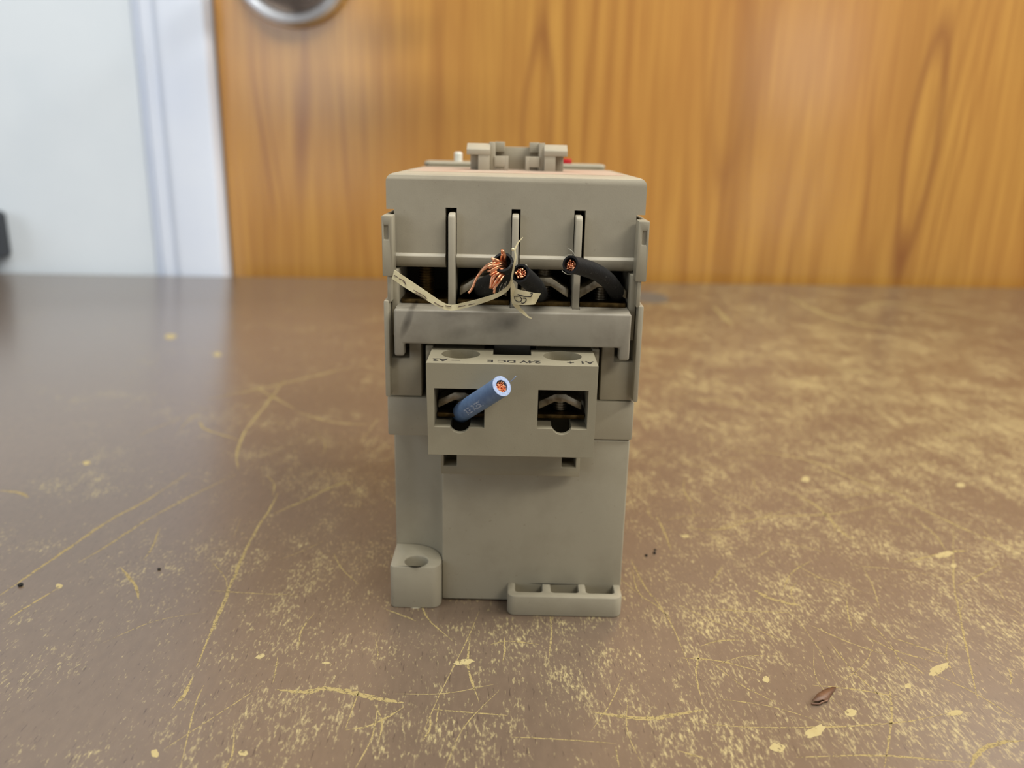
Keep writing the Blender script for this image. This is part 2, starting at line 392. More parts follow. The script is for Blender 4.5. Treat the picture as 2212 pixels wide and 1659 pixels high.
# scratches and chips: marks worn into the laminate, flat on the table top
inv = (Matrix.Translation(Vector(REAR) + Vector((0, 0, TZ))) @ Matrix.Rotation(TH, 4, 'Z')).inverted()
def tpt(u, v):
    p = atZ(u, v, 0); q = inv @ Vector((p.x * MM, p.y * MM, TZ)); return Vector((q.x, q.y, 0)) / MM
rnd = random.Random(7)
def ribbon2d(bm, pts, w, z, taper=True, jag=0.25):
    n = len(pts); L = []
    for i, p in enumerate(pts):
        t = (pts[min(i + 1, n - 1)] - pts[max(i - 1, 0)]); t.normalize(); nn = Vector((-t.y, t.x, 0))
        k = 1.0
        if taper: k = min(1, 0.25 + 3.0 * min(i, n - 1 - i) / n)
        a = w * k * (0.5 + jag * rnd.uniform(-1, 1)); b = w * k * (0.5 + jag * rnd.uniform(-1, 1))
        L.append((bm.verts.new(((p + nn * a) * MM) + Vector((0, 0, z * MM))), bm.verts.new(((p - nn * b) * MM) + Vector((0, 0, z * MM)))))
    for (a, b), (c, d) in zip(L, L[1:]): bm.faces.new((a, b, d, c))
SCR = [  # pixel polyline, width mm
 ([(600, 1065), (588, 1090), (545, 1160), (510, 1235), (480, 1310), (452, 1375), (425, 1440)], 0.75),
 ([(418, 1460), (398, 1500), (372, 1530)], 0.7),
 ([(590, 1110), (660, 1080), (725, 1048), (765, 1040)], 0.8),
 ([(410, 1020), (310, 1085), (240, 1122), (140, 1190), (60, 1245), (0, 1286)], 0.75),
 ([(510, 1025), (420, 1068), (320, 1122), (230, 1180), (170, 1215)], 0.55),
 ([(130, 1268), (60, 1310), (15, 1340)], 0.5),
 ([(515, 1015), (512, 980), (530, 930), (570, 880), (602, 838), (617, 820)], 0.9),
 ([(450, 862), (560, 840), (640, 822), (720, 802), (800, 786)], 1.2),
 ([(430, 910), (442, 926), (475, 938), (515, 950)], 0.9),
 ([(640, 885), (585, 855), (550, 835)], 0.8), ([(640, 890), (720, 912), (810, 918)], 0.9),
 ([(815, 905), (785, 950)], 1.1), ([(575, 916), (618, 915)], 0.9),
 ([(598, 1490), (660, 1495), (700, 1487), (760, 1497), (830, 1512), (872, 1518)], 1.25),
 ([(872, 1528), (835, 1550), (790, 1570), (745, 1577)], 0.42), ([(745, 1577), (762, 1530), (776, 1492)], 0.25),
 ([(600, 1418), (596, 1445), (589, 1476)], 0.25), ([(930, 1532), (1010, 1539), (1100, 1546)], 0.3),
 ([(1280, 1538), (1330, 1546), (1400, 1552), (1450, 1545), (1520, 1533)], 0.95),
 ([(1100, 1592), (1220, 1598), (1330, 1606)], 0.25),
 ([(1480, 1558), (1620, 1571), (1800, 1570), (1950, 1560), (2060, 1538)], 0.3),
 ([(1922, 1488), (1926, 1540), (1920, 1600), (1910, 1659)], 0.4),
 ([(2060, 1130), (2060, 1250), (2074, 1330), (2094, 1430), (2112, 1510)], 0.4),
 ([(1810, 1075), (1920, 1062), (1990, 1098), (2100, 1150), (2212, 1196)], 0.8), ([(1928, 1098), (1990, 1128)], 0.6),
 ([(1568, 965), (1740, 993), (1837, 1031), (1935, 1067)], 1.0), ([(1471, 860), (1584, 868), (1712, 880)], 1.1),
 ([(1368, 884), (1401, 932)], 0.9), ([(2028, 936), (2065, 938), (2102, 946)], 1.2), ([(2176, 858), (2203, 872)], 1.5),
 ([(1571, 966), (1607, 980)], 0.8), ([(1630, 974), (1650, 995)], 0.9),
 ([(1701, 640), (1750, 665), (1798, 685), (1870, 702), (1940, 714)], 4.0), ([(1537, 659), (1560, 680), (1584, 704)], 3.0),
 ([(1850, 668), (1900, 655), (1975, 660), (2212, 700)], 3.5), ([(1785, 795), (1870, 803), (1900, 806)], 1.5),
 ([(1418, 1115), (1435, 1150), (1450, 1190)], 0.5), ([(1475, 1140), (1560, 1143), (1650, 1118), (1800, 1110), (1910, 1090)], 0.6),
 ([(1700, 1060), (1760, 1090), (1820, 1150), (1850, 1165)], 0.7), ([(1480, 1060), (1500, 1115)], 0.7),
 ([(1365, 1230), (1380, 1280), (1420, 1310), (1450, 1340)], 0.35), ([(1370, 1240), (1440, 1330), (1490, 1440)], 0.25),
 ([(1630, 1275), (1670, 1295), (1730, 1308)], 1.2), ([(1950, 1215), (2060, 1192), (2090, 1190)], 1.0),
 ([(2070, 1265), (2130, 1235), (2160, 1215)], 0.4), ([(2130, 1210), (2212, 1242)], 0.6), ([(2100, 1265), (2212, 1330)], 0.5),
 ([(2095, 1659), (2120, 1620), (2160, 1605), (2212, 1600)], 0.9), ([(1720, 1636), (1900, 1632), (2090, 1648)], 0.4),
 ([(830, 1315), (870, 1330), (900, 1342)], 0.4), ([(1060, 1392), (1100, 1385), (1165, 1392)], 0.4),
 ([(910, 1590), (950, 1500), (1010, 1380), (1035, 1320)], 0.2), ([(390, 1659), (420, 1530), (440, 1480)], 0.25),
 ([(0, 1060), (40, 1064), (62, 1075)], 1.0), ([(720, 1195), (740, 1230), (775, 1262)], 0.35),
 ([(450, 1275), (550, 1282), (640, 1285)], 0.3), ([(345, 1140), (330, 1180), (310, 1210)], 0.4),
 ([(520, 1120), (505, 1160)], 0.6), ([(455, 1186), (505, 1180)], 0.4), ([(260, 1225), (290, 1262), (300, 1295)], 0.7),
]
for pts, w in SCR:
    bm = bmesh.new(); ribbon2d(bm, smooth_path([tpt(*p) for p in pts], 8), w * 0.88, 0.012)
    link('scratch', mesh_of(bm, 'scratch'), M_SCR, tab)
fs = random.Random(31); bm = bmesh.new()
for q in range(110):
    c0 = tpt(fs.uniform(200, 2200), fs.uniform(800, 1650)) if q % 2 else tpt(fs.uniform(1300, 2200), fs.uniform(820, 1500))
    a = math.radians(fs.choice((90, 90, 60, 120, 20, 150)) + fs.gauss(0, 14)); ln = fs.uniform(4, 22); bend = fs.uniform(-0.12, 0.12) * ln
    d = Vector((math.cos(a), math.sin(a), 0)); nn = Vector((-d.y, d.x, 0))
    ribbon2d(bm, smooth_path([c0 - d * ln / 2, c0 + nn * bend, c0 + d * ln / 2], 6), fs.uniform(0.14, 0.36), 0.008)
tag(link('fine_scratches', mesh_of(bm, 'fine_scratches'), M_SCR, tab), kind='stuff')
CHIPS = [(2027, 1446, 46, 22, 0.5), (1655, 1468, 16, 16, 0), (1762, 1580, 46, 26, 0.3), (1838, 1540, 26, 18, 0), (2064, 1540, 36, 13, 0.1), (1961, 1482, 15, 12, 0),
         (1680, 1615, 34, 22, 0), (562, 1418, 22, 10, 0.3), (525, 1627, 24, 14, 0), (335, 1628, 18, 20, 0), (1003, 1430, 48, 13, 0.15), (128, 1266, 16, 11, 0),
         (705, 1432, 20, 6, 0), (1480, 1158, 20, 8, 0), (2060, 1222, 14, 10, 0), (2040, 1198, 46, 14, 0.2), (187, 1000, 18, 10, 0), (368, 727, 26, 12, 0), (470, 765, 18, 10, 0), (2075, 1048, 22, 10, 0), (1740, 1035, 18, 14, 0)]
for (u, v, w, h, sk) in CHIPS:
    bm = bmesh.new(); vs = []
    for i in range(18):
        a = 2 * math.pi * i / 18; k = rnd.uniform(0.75, 1.1)
        q = tpt(u + 0.5 * w * k * math.cos(a), v - 0.5 * h * k * math.sin(a) - sk * 0.5 * w * k * math.cos(a))
        vs.append(bm.verts.new(q * MM + Vector((0, 0, 0.00002))))
    bm.faces.new(vs); o = link('chip_mark', mesh_of(bm, 'chip_mark'), M_CHIPPALE, tab)
bm = bmesh.new(); c0 = tpt(1398, 642)
vs = [bm.verts.new((c0 + Vector((13.5 * math.cos(a) * k, 20 * math.sin(a) * k, 0))) * MM + Vector((0, 0, 0.00002))) for a, k in [(2 * math.pi * i / 28, rnd.uniform(0.93, 1.05)) for i in range(28)]]
bm.faces.new(vs); link('grey_smear', mesh_of(bm, 'grey_smear'), M_DULL, tab)

# ================================================================ the contactor
C = thing('contactor', 'light grey plastic electrical contactor standing on the brown table', 'contactor')
# lower housing with the concave screwdriver clearance at its left front corner
rec = [(-30, -5), (-13.0, -5), (-13.0, 0.0)] + [(-20 + 7 * math.cos(math.radians(a)), 6.8 * math.sin(math.radians(a))) for a in range(10, 91, 10)] + [(-30, 6.8)]
lh = solid('lower_housing', B((-23.0, 22.5, 0.2, 76, 0.25, 34.8)), M_PL, C, [PR(rec, 'z', -1, 40), B((-12.3, -9.9, -5, 9, 30.6, 33.8)), B((9.5, 12.1, -5, 9, 30.75, 33.8))], bevel=0.8, seg=3)
# left mounting foot with a screw hole
fp = [(-22.9, 6.9), (-22.9, -2.2), (-22.6, -2.8), (-22.0, -3.0)] + [(-15.0 + 1.9 * math.sin(math.radians(a)), -1.1 - 1.9 * math.cos(math.radians(a))) for a in range(0, 91, 15)] + \
     [(-13.1, 0.3)] + [(-20 + 6.9 * math.cos(math.radians(a)), 6.7 * math.sin(math.radians(a))) for a in range(10, 91, 10)]
solid('mounting_foot', PR(fp, 'z', 0, 9.0), M_PL, C, [PR(circ(-18.0, -0.6, 2.25, 36), 'z', -1, 12)], bevel=0.3)
# right mounting foot with three pockets
pk = [PR(rrect(a, b, -3.0, 0.55, (0.7, 0.7, 0.3, 0.3)), 'z', 0.3, 8) for a, b in ((1.5, 6.8), (8.5, 13.9), (15.4, 20.9))]
solid('mounting_foot', PR(rrect(0.0, 22.3, -4.9, 0.8, (1.6, 1.8, 0, 0)), 'z', 0, 4.2), M_PL, C, pk, bevel=0.35)
# middle housing band with its seams
solid('middle_housing', B((-23.1, 22.8, -0.1, 76, 34.9, 42.5)), M_PL, C, bevel=0.35)
# shoulder blocks left and right of the coil block
solid('shoulder_block', B((-22.6, -16.7, 0.2, 49.9, 42.6, 58.0)), M_PL, C, [B((-24, -18.9, -2, 9, 49.9, 60))], bevel=0.25)
solid('shoulder_block', B((16.3, 22.4, 0.2, 49.9, 42.6, 58.0)), M_PL, C, [B((18.6, 24, -2, 9, 50.0, 60))], bevel=0.25)
# inner core behind everything
core = solid('core_housing', B((-21.4, 21.4, 13.2, 74, 42.5, 81.5), (-16.6, 16.6, 6, 13.4, 42.5, 53)), M_INNER, C, bevel=0)
# rear part (overload block)
rear_blk = solid('rear_housing', B((-22.4, 22.4, 50, 76, 42.5, 82.4)), M_PL, C, bevel=0.4)
# upper cap
Yc = 2.5
capprof = [(Yc + 1.0, 82.7), (Yc + 0.3, 82.4), (Yc, 81.7), (Yc, 68.85), (Yc - 0.35, 68.65), (Yc - 0.6, 68.3), (Yc - 0.6, 67.7), (Yc - 0.2, 66.9), (Yc + 0.6, 66.3), (Yc + 2, 66.1), (52, 66.1), (52, 82.7)]
cuts = [B((a, b, -5, 13, 60, 76.95)) for a, b in ((-12.45, -10.45), (-0.75, 0.87), (10.4, 12.4))]
cuts += [B((21.4, 30, -5, 60, 60, 76.4)), B((-30, -21.6, -5, 60, 60, 76.5)),
         B((-30, 30, 4.5, 14, 60, 75.5))]
for sx in (-1, 1):
    w = 22.95; r = 1.5
    cuts.append(PR([(sx * (w + 3), 84), (sx * (w - r), 84)] + [(sx * (w - r + r * math.sin(math.radians(a))), 82.72 - r + r * math.cos(math.radians(a))) for a in range(0, 91, 15)] + [(sx * (w + 3), 82.72 - r)], 'y', -5, 60))
cap = solid('upper_cap', PR(capprof, 'x', -22.95, 22.95), M_CAP, C, cuts, bevel=0.0)
solid('top_label', B((-20.5, 20.5, 14, 49, 82.68, 82.74)), M_PINK, C, bevel=0)
# barrier fins between the terminals
for x in (-11.2, 0.0, 11.15):
    pf = [(0.0, 59.0), (0.0, 75.3), (0.25, 75.85), (0.9, 76.15), (13.3, 76.15), (13.3, 59.0)]
    solid('barrier_fin', PR(pf, 'x', x - 0.6, x + 0.6), M_CAP, C, bevel=0.22, seg=2)
# side plates clipped over the flanks
for s in (-1, 1):
    def sb(x0, x1, *r): return (min(s * x0, s * x1), max(s * x0, s * x1), *r)
    sp = solid('side_plate', B(sb(21.25, 23.15, -2, 1.6, 65.2, 75.7), sb(22.2, 23.15, 1.5, 49.8, 65.2, 75.7)), M_PL, C, [B(sb(22.0, 22.75, -3, -1.5, 71.6, 74.0))], bevel=0.3)
    solid('side_plate', B(sb(21.7, 22.4, -1.7, 49.8, 60.6, 65.4)), M_PL, C, bevel=0.15)
    solid('side_plate', B(sb(22.15, 23.1, -2, 49.8, 43.0, 60.9)), M_PL, C, bevel=0.3)
    solid('inner_wall', B(sb(20.8, 22.0, 0.6, 49.8, 54.0, 66.0)), M_PL, C, bevel=0.2)
# terminal bar with hooks
bx_l, bx_r = -21.05, 20.75
front = [(bx_l, 59.75), (bx_r, 59.75), (bx_r, 51.3), (18.95, 51.3), (18.95, 53.6), (-19.3, 53.6), (-19.3, 51.3), (bx_l, 51.3)]
barO = solid('terminal_bar', PR(front, 'y', -4, -1.2), M_BAR, C, [B((x - 0.62, x + 1.0 if x < 5 else x + 0.75, -0.4, 14, 57.6, 62)) for x in (-11.2, -0.1, 11.15)], bevel=0.42, seg=3)
cuts = [B((x - 0.62, x + 1.0 if x < 5 else x + 0.75, -0.4, 14, 57.6, 62)) for x in (-11.2, -0.1, 11.15)]
solid('bar_ledge', B((bx_l + 0.1, bx_r - 0.1, -1.9, 13, 53.7, 59.74)), M_BAR, C, cuts, bevel=0)
# coil terminal block
blk = PR([(-14.2, 36.2), (14.25, 36.2), (14.4, 52.6), (-14.45, 52.6)], 'y', -13, 6)
cuts = [B((-13.1, -4.6, -14, -3.5, 41.3, 48.15)), B((4.45, 12.95, -14, -3.5, 41.4, 48.25)),
        PR(circ(-8.8, 42.0, 1.75, 28), 'y', -14, -10), PR(circ(8.65, 42.1, 1.75, 28), 'y', -14, -10),
        B((-10.5, -7.1, -11.9, -4, 37.5, 41.9)), B((6.95, 10.35, -11.9, -4, 37.5, 42.0)),
        PR(circ(-9.05, -6.4, 3.35, 48), 'z', 49.2, 54), PR(circ(8.7, -6.4, 3.35, 48), 'z', 49.2, 54),
        B((-3.45, 3.25, -6.4, 8, 44, 54)), B((-5.15, 4.4, -2.3, 8, 51.6, 54))]
coil = solid('coil_terminal_block', blk, M_COIL, C, cuts, bevel=0.26, seg=2, smooth=False)
solid('notch_wall', B((-3.4, 3.2, 1.5, 5.5, 44.2, 53.0)), M_DARKPL, C, bevel=0)
for a, b in ((-15.7, -14.3), (14.3, 15.6)): solid('rear_flange', B((a, b, -2, 5, 42.6, 52.9)), M_COIL, C, bevel=0.2)
cuts = [B((-12.3, -9.9, -5, 2.0, 30.6, 33.8)), B((9.5, 12.1, -5, 2.0, 30.75, 33.8))]
solid('latch_tab', B((-12.85, 12.85, -4, 0.4, 28.9, 36.3)), M_COIL, C, cuts, bevel=0.18)

# printing on top of the coil block: reads from the far side
def text_mesh(body, size, shear=0.0):
    cu = bpy.data.curves.new('txt', 'FONT'); cu.body = body; cu.size = size * MM; cu.align_x = 'CENTER'; cu.align_y = 'CENTER'
    cu.offset = 0.00005
    o = bpy.data.objects.new('txt', cu); COL.objects.link(o)
    dg = bpy.context.evaluated_depsgraph_get(); dg.update()
    me = bpy.data.meshes.new_from_object(o.evaluated_get(dg)); bpy.data.objects.remove(o, do_unlink=True); bpy.data.curves.remove(cu); return me
for body, x, y, sz, sx in (('A2', -12.3, -10.9, 2.3, 0.95), ('\u2013', -9.6, -11.2, 2.3, 1.1), ('24V DC E', 0.25, -11.0, 2.2, 1.0), ('+', 9.85, -10.8, 2.3, 1.0), ('A1', 12.6, -10.6, 2.2, 0.95)):
    me = text_mesh(body, sz)
    for v in me.vertices: v.co = Vector((-v.co.x * sx + x * MM, -v.co.y + y * MM, 52.63 * MM))
    link('printed_marking', me, M_INK, coil)

# hardware: chevron clamps, screws, brass contact plates
def chevron(name, xc, half, y0, y1, zlow, zpk, th, parent, mat=None):
    top = [(xc - half, zlow + th), (xc - half * 0.25, zpk + th), (xc + half * 0.25, zpk + th), (xc + half, zlow + th)]
    bot = [(xc + half, zlow), (xc + half * 0.25, zpk), (xc - half * 0.25, zpk), (xc - half, zlow)]
    return solid(name, PR(top + bot, 'y', y0, y1), mat or M_STEEL, parent, bevel=0.2)
def screw(x, y, z0, z1, r, parent, head=None, mat=None):
    prof = []; z = z0
    while z < z1: prof += [(r * 0.84, z), (r, z + 0.18), (r, z + 0.26), (r * 0.84, z + 0.44)]; z += 0.5
    if head: prof += [(r * 0.9, z1), (head * 0.6, z1), (head, z1 + 0.6), (head, z1 + 1.8), (head * 0.9, z1 + 2.1)]
    return solid('terminal_screw', LA(prof, 28, 'z', (x, y, 0)), mat or M_STEEL, parent, bevel=0)
for x0, x1 in ((-20.5, -12.0), (-10.3, -0.9), (0.8, 10.3), (12.0, 20.4)):
    solid('contact_plate', B((x0, x1, 2.0, 13.1, 59.76, 60.6)), M_BRASS, C, bevel=0.12)
screw(-16.3, 6.5, 60.5, 70, 1.5, C, None, M_BRASS)
for xc in (-5.6, 5.6, 16.2):
    chevron('clamp_plate', xc, 4.3, 2.6, 9.5, 61.2, 63.3, 1.6, C)
    screw(xc, 6.2, 60.5, 69.5, 1.4, C)
for xc, zo in ((-8.85, 0.0), (8.65, 0.1)):
    chevron('clamp_plate', xc - 0.2, 3.75, -9.3, -4.4, 43.5 + zo, 44.9 + zo, 1.5, C)
    solid('contact_plate', B((xc - 4.1, xc + 4.1, -9.6, -3.6, 42.0 + zo, 42.75 + zo)), M_BRASS, C, bevel=0.1)
    screw(xc, -6.4, 42.8 + zo, 46.5 + zo, 1.3, C, 2.6)

# accessory coupling posts on the cap
def post(s):
    def sb(x0, x1, *r): return (min(s * x0, s * x1), max(s * x0, s * x1), *r)
    pf = [(30, 85.8), (30, 86.9), (32.5, 88.1), (38, 88.1), (38, 85.8)]
    x0, x1 = sorted((s * 5.6, s * 10.4))
    solid('coupling_post', PR(pf, 'x', x0, x1), M_CAP, C, bevel=0.1)
    solid('post_stem', B(sb(5.7, 8.0, 30.1, 37.5, 82.6, 85.9)), M_CAP, C, bevel=0.1)
    solid('post_web', B(sb(7.9, 9.8, 33.5, 37.5, 82.6, 85.9)), M_CAP, C, bevel=0.1)
    solid('guide_wall', B(sb(4.6, 5.8, 32.0, 44, 82.6, 88.4)), M_CAP, C, bevel=0.12)
    solid('guide_hook', B(sb(2.7, 4.7, 36.0, 44, 86.4, 88.5)), M_CAP, C, bevel=0.12)
    solid('guide_block', B(sb(2.4, 4.7, 31.5, 34, 83.5, 85.6)), M_CAP, C, bevel=0.1)
    solid('guide_block', B(sb(1.8, 2.6, 31.5, 34, 82.6, 85.6)), M_CAP, C, bevel=0.1)
post(-1); post(1)
solid('coupling_slider', B((-4.7, 4.7, 40, 43, 82.6, 87.5)), M_CAP, C, bevel=0.12)
# rear plates, pin and reset button
solid('rear_plate', PR(rrect(-23.2, 22.2, 66, 76, (1.5, 1.5, 0, 0)), 'z', 82.3, 83.7), M_PL, C, bevel=0.6, seg=3)
solid('indicator_pin', LA([(1.0, 83.5), (1.0, 85.6), (0.7, 85.95)], 24, 'z', (-14.8, 69, 0)), M_WHITEPL, C, bevel=0)
solid('reset_button', B((11.3, 13.7, 67, 71, 83.4, 84.9)), M_RED, C, bevel=0.25)

# ================================================================ wires
def bundle(bm, end, T, N, Bv, rad, count, sr, recess, length, jit, seed):
    sr0 = sr; rr = random.Random(seed); pts = [(0, 0)]
    ring = 1
    while len(pts) < count:
        for k in range(6 * ring):
            a = 2 * math.pi * k / (6 * ring) + ring * 0.3; pts.append((ring * 2.02 * sr * math.cos(a), ring * 2.02 * sr * math.sin(a)))
        ring += 1
    for (a, b) in pts:
        if math.hypot(a, b) > rad - sr * 0.4: continue
        e = rr.uniform(-jit, jit)
        p = end + N * a + Bv * b
        j = N * rr.uniform(-0.25, 0.25) + Bv * rr.uniform(-0.25, 0.25); sr = sr0 * rr.uniform(0.85, 1.2)
        tube(bm, [p - T * length, p - T * (recess + 0.3), p - T * (recess - e) + j * 0.6], [sr, sr, sr * 0.9], 8)
def wire(label, group, pxpts, r, inner, mat, mat_cut, count, sr, seed, off=(0, 0), recess=0.35, jit=0.3):
    W_ = thing('black_wire' if mat is M_BLACK else 'blue_wire', label, 'wire', group=group)
    path = smooth_path([atY(*p) for p in pxpts], 8)
    bm = bmesh.new(); tube(bm, path, r, 28, inner, 2.2)
    o = solid('insulation', bm, mat, W_, bevel=0)
    if mat_cut:
        o.data.materials.append(mat_cut)
        T, N, Bv = frames(path)
        for f in o.data.polygons:
            c = Vector(f.center) / MM - path[-1]
            if abs(c.dot(T[-1])) < 0.05 and len(f.vertices) == 4: f.material_index = 1
    T, N, Bv = frames(path)
    if count:
        bm = bmesh.new(); e = path[-1] + N[-1] * off[0] + Bv[-1] * off[1]
        bundle(bm, e, T[-1], N[-1], Bv[-1], inner * 0.88, count, sr, recess, 2.4, jit, seed)
        o = link('copper_strands', mesh_of(bm, 'copper_strands'), M_COPPER, W_); o.data.shade_smooth()
    return W_, path, (T, N, Bv)
# first wire: splayed strands
WA, pa, fa = wire('black wire with splayed bare copper strands fanning out of its cut end', None,
     [(1040, 622, 9), (1046, 620, 2), (1066, 611, -3), (1084, 596, -6.5), (1090, 578, -8.6), (1086, 566, -10.2)], 1.75, 1.35, M_BLACK, None, 0, 0.2, 3)
STR = [[(1090, 574), (1070, 567), (1050, 575), (1031, 598), (1020, 622), (1012, 633)], [(1090, 576), (1068, 571), (1046, 581), (1034, 594)],
       [(1089, 571), (1076, 563), (1061, 558)], [(1089, 568), (1077, 565), (1064, 561)], [(1087, 563), (1085, 551), (1084, 540)], [(1091, 562), (1091, 552), (1086, 541)], [(1089, 566), (1090, 556), (1088, 546)],
       [(1091, 578), (1075, 585), (1058, 594)], [(1091, 581), (1075, 591), (1063, 599), (1059, 623)], [(1092, 584), (1079, 597), (1071, 611), (1067, 634)],
       [(1090, 579), (1078, 588), (1067, 600), (1062, 616)], [(1091, 583), (1082, 593), (1072, 606), (1062, 622)], [(1090, 575), (1076, 576), (1062, 584), (1054, 586)],
       [(1091, 577), (1074, 580), (1060, 589)], [(1092, 586), (1083, 602), (1071, 618), (1066, 626)], [(1088, 570), (1083, 560), (1085, 549)], [(1091, 573), (1079, 571), (1066, 575), (1056, 579)]]
for i, s in enumerate(STR):
    rr = random.Random(i); n = len(s); pts = []
    for j, (u, v) in enumerate(s): pts.append(atY(u, v, -9.3 - 1.6 * math.sin(math.pi * min(1, j / 2.2) * 0.6) - rr.uniform(0, 0.5)))
    pts = [fa[0][-1] * -1.8 + pa[-1] + Vector((rr.uniform(-.4, .4), 0, rr.uniform(-.4, .4)))] + pts
    bm = bmesh.new(); tube(bm, smooth_path(pts, 6), 0.21, 10); o = link('copper_strand', mesh_of(bm, 'copper_strand'), M_COPPER, WA); o.data.shade_smooth()
WB, pb, fb = wire('short black wire cut square beside the paper tag, copper end facing out', None,
     [(1166, 640, 9), (1164, 634, 2), (1156, 620, -2.5), (1142, 605, -5.5), (1124, 590, -9.0)], 1.6, 1.25, M_BLACK, None, 37, 0.19, 11, recess=0.1, jit=0.35)
WC, pc, fc = wire('longer black wire bent across a barrier fin, copper end facing out', None,
     [(1336, 640, 8), (1331, 630, 3), (1315, 608, -1.0), (1290, 589, -5), (1258, 577, -9), (1232, 571, -12.5)], 1.45, 1.12, M_BLACK, None, 37, 0.185, 5, off=(-0.15, 0.15), recess=0.45)
WD, pd, fd = wire('thick blue wire with white lettering held in the coil terminal', None,
     [(996, 893, -6.5), (1004, 886, -10.5), (1022, 874, -13.5), (1052, 855, -16.5), (1084, 834, -19.5)], 1.72, 1.05, M_BLUE, M_BLUECUT, 61, 0.135, 21, off=(-0.1, -0.05), recess=0.3, jit=0.3)
# print along the blue insulation
L = [0]
for a, b in zip(pd, pd[1:]): L.append(L[-1] + (b - a).length)
def along(s):
    for i in range(len(L) - 1):
        if L[i + 1] >= s or i == len(L) - 2:
            t = (s - L[i]) / max(1e-6, L[i + 1] - L[i]); return pd[i].lerp(pd[i + 1], t), fd[0][i], fd[1][i], fd[2][i]
me = text_mesh('RE RESI', 1.55)
for v in me.vertices:
    s = L[-1] * 0.58 + v.co.x * 1.05 / MM; p, T, N, Bv = along(s)
    view = (CP - p); view = (view - T * view.dot(T)).normalized(); side = view.cross(T).normalized()
    if side.z < 0: side = -side
    a = (v.co.y / MM - 0.55) / 1.74
    v.co = (p + (view * math.cos(a) + side * math.sin(a)) * 1.75) * MM
link('wire_lettering', me, M_BLUEINK, WD)

def fibre(parent, pts, w, mat, name='frayed_fibre'):
    bm = bmesh.new(); tube(bm, smooth_path([atY(*p) for p in pts], 5), w / 2, 6); link(name, mesh_of(bm, name), mat, parent)
M_FIB = simple('pale_fibre', srgb(190, 188, 172), srgb(160, 160, 150), 0.7, 900)
M_FIBB = simple('grey_blue_fibre', srgb(130, 145, 160), srgb(110, 125, 140), 0.6, 900)
fibre(WC, [(1228, 537, -12.0), (1236, 543, -12.2), (1240, 549, -12), (1243, 556, -11.5)], 0.10, M_FIB)
fibre(WC, [(1274, 576, -8.9), (1272, 584, -9.0), (1264, 590, -9.2), (1257, 594, -9.2)], 0.16, M_FIBB)
for q in ([(1218, 556, -12.3), (1226, 551, -12.8), (1236, 551, -12.8)], [(1214, 585, -12.3), (1224, 592, -12.5), (1234, 593, -12.3)], [(1258, 562, -9.5), (1264, 560, -9.6), (1266, 566, -9.3)], [(1277, 590, -7), (1286, 592, -7), (1292, 588, -7)]): fibre(WC, q, 0.09, M_FIB)
for q in ([(1132, 578, -8.6), (1137, 572, -8.4), (1139, 577, -8.2)], [(1140, 582, -7.6), (1148, 588, -7.2), (1154, 598, -6.2)], [(1136, 604, -8), (1128, 611, -8.2), (1120, 611, -8.4)]): fibre(WB, q, 0.12, M_FIB)
for q in ([(1085, 612, -9.2), (1080, 622, -9), (1078, 632, -8.6)], [(1090, 612, -9.2), (1086, 625, -8.8), (1083, 634, -8.4)], [(1094, 608, -9.4), (1091, 620, -9.0)], [(1060, 600, -5), (1068, 588, -8), (1075, 580, -10)]): fibre(WA, q, 0.07, M_FIB)
fibre(WD, [(1103, 824, -20), (1108, 820, -20.4), (1114, 813, -20.6)], 0.16, M_BLUECUT, 'insulation_burr')

# ================================================================ paper tag strip
tagO = thing('paper_tag', 'cream paper marker strip with black handwriting tangled round the black wires', 'paper tag')
def strip(name, edges, th=0.09, mat=M_PAPER):
    """edges: list of (u1,v1,u2,v2,Y)"""
    A = smooth_path([atY(e[0], e[1], e[4]) for e in edges], 5); Bq = smooth_path([atY(e[2], e[3], e[4] + (e[5] if len(e) > 5 else 0)) for e in edges], 5)
    bm = bmesh.new(); a = [bm.verts.new(p * MM) for p in A]; b = [bm.verts.new(p * MM) for p in Bq]
    for i in range(len(a) - 1): bm.faces.new((a[i], b[i], b[i + 1], a[i + 1]))
    o = link(name, mesh_of(bm, name), mat, tagO); m = o.modifiers.new('s', 'SOLIDIFY'); m.thickness = th * MM; m.offset = 0
    bake(o); return o
strip('long_strip', [(852, 583, 847, 602, -2.6), (885, 605, 876, 622, -4.2), (925, 632, 915, 645, -4.8), (955, 652, 945, 662, -5.2), (975, 658, 972, 671, -5.3, -0.2), (1000, 654, 1002, 666, -5.6), (1040, 644, 1045, 654, -6.2),
                   (1075, 632, 1078, 641, -7.2), (1094, 619, 1097, 628, -8.2), (1102, 607, 1106, 613, -9.2), (1104, 597, 1108, 599, -10.0), (1108, 575, 1112, 577, -10.4), (1112, 555, 1116, 556, -10.4), (1111, 542, 1114, 541, -10.3), (1113, 533, 1116, 534, -10.2), (1119, 522, 1121, 524, -10), (1129, 512, 1130, 513, -9.8)])
bm = bmesh.new(); bmesh.ops.create_icosphere(bm, subdivisions=2, radius=0.28 * MM); bmesh.ops.translate(bm, verts=bm.verts, vec=atY(1108, 539, -10.3) * MM)
link('paper_crumb', mesh_of(bm, 'paper_crumb'), M_PAPER, tagO)
strip('short_strip', [(1103, 607, 1107, 608, -9.6), (1103, 618, 1112, 617, -9.2), (1103, 635, 1116, 630, -8.8), (1105, 652, 1120, 652, -8.2), (1113, 665, 1124, 664, -8.0), (1126, 676, 1132, 672, -8.0), (1140, 686, 1142, 683, -8.0), (1148, 689, 1149, 687, -8.0)])
strip('flag', [(1106, 622, 1106, 656, -8.6), (1118, 625, 1117, 658, -9.2), (1135, 629, 1132, 659, -9.5), (1150, 632, 1150, 658, -9.5), (1168, 634, 1156, 657, -9.3)])
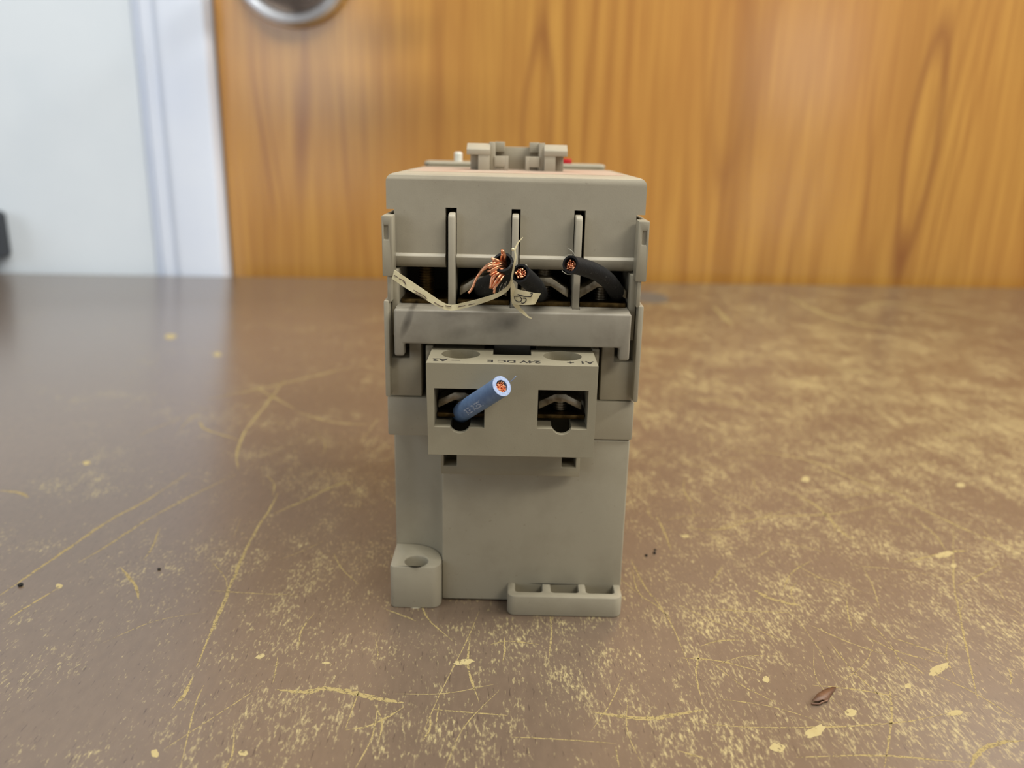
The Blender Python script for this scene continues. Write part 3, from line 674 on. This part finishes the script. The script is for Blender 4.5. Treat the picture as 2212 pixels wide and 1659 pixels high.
def ink(pts, Y, w=0.16, mat=M_INK, name='ink_stroke'):
    bm = bmesh.new(); p = smooth_path([atY(u, v, y if y is not None else Y) for (u, v, *r) in pts for y in [r[0] if r else None]], 5)
    tube(bm, p, w / 2, 6); link(name, mesh_of(bm, name), mat, tagO)
ink([(1118, 636), (1132, 640), (1147, 641)], -9.62); ink([(1147, 641), (1150, 634), (1146, 634)], -9.62)
ink([(1111, 640), (1117, 640), (1124, 639)], -9.45); ink([(1111, 640), (1113, 648), (1119, 652), (1125, 651), (1127, 646), (1124, 642)], -9.5)
ink([(1130, 644), (1136, 645), (1136, 651), (1130, 655), (1126, 654)], -9.62)
for s in ([(851, 594, -2.9), (862, 601, -3.3), (875, 612, -4.1)], [(862, 602, -3.4), (872, 606, -3.9), (877, 616, -4.3)], [(893, 626, -4.5), (903, 632, -4.7), (914, 638, -4.95), (922, 645, -5.0)],
          [(897, 633, -4.6), (910, 641, -4.9), (920, 647, -5.0)], [(938, 653, -5.15), (950, 660, -5.35), (958, 662, -5.4)], [(962, 660, -5.4), (972, 662, -5.5), (975, 660, -5.5)], [(990, 663, -5.7), (1005, 660, -5.8)], [(1012, 659, -5.9), (1025, 656, -6.1)]):
    ink(s, 0, 0.13, M_INKB)

# ================================================================ small bits on the table
def blob(name, u, v, r, mat, label, cat, group=None, flat=0.6):
    p = atZ(u, v, 0); bm = bmesh.new(); bmesh.ops.create_icosphere(bm, subdivisions=2, radius=r * MM)
    for q in bm.verts: q.co = Vector((q.co.x * rnd.uniform(0.8, 1.2), q.co.y * rnd.uniform(0.8, 1.2), q.co.z * flat))
    zmin = min(q.co.z for q in bm.verts)
    o = link(name, mesh_of(bm, name), mat); o.location = (p.x * MM, p.y * MM, TZ - zmin); return tag(o, label, cat, group)
for u, v, r in ((1396, 1201, 0.34), (1414, 1196, 0.38), (1415, 1189, 0.3)):
    blob('crumb', u, v, r, M_BLACK, 'tiny black crumb in the cluster right of the contactor on the table', 'crumb', 'black crumbs right of the contactor')
blob('crumb', 344, 1231, 0.38, M_BLACK, 'tiny black crumb between the two long pale scratches on the table', 'crumb')
blob('crumb', 45, 1266, 0.55, M_BLACK, 'larger black crumb just beside the long diagonal scratch', 'crumb')
# curled brown chip
fl = thing('brown_flake', 'small curled brown flake lying on the scuffed table', 'flake')
pts = [(1752, 1522), (1765, 1506), (1780, 1492), (1798, 1486), (1806, 1487), (1802, 1494), (1796, 1502), (1788, 1515), (1775, 1519), (1766, 1522)]
bm = bmesh.new(); c0 = sum((atZ(u, v) for u, v in pts), Vector()) / len(pts)
P = [atZ(u, v) for u, v in pts]
cz = bm.verts.new((c0 + Vector((0, 0, 0.55))) * MM); vs = [bm.verts.new((p + Vector((0, 0, 0.12 + 0.5 * (i < 2 or i > 7) ))) * MM) for i, p in enumerate(P)]
for i in range(len(vs)): bm.faces.new((cz, vs[i], vs[(i + 1) % len(vs)]))
o = link('flake_body', mesh_of(bm, 'flake_body'), M_CHIP, fl); m = o.modifiers.new('s', 'SOLIDIFY'); m.thickness = 0.12 * MM; m.offset = -1; bake(o); o.data.shade_smooth()
bm = bmesh.new(); tube(bm, smooth_path([atZ(u, v) + Vector((0, 0, 0.3)) for u, v in ((1752, 1523), (1768, 1524), (1776, 1520), (1788, 1516))], 4), 0.14, 8)
link('flake_rim', mesh_of(bm, 'flake_rim'), M_CHIP, fl)
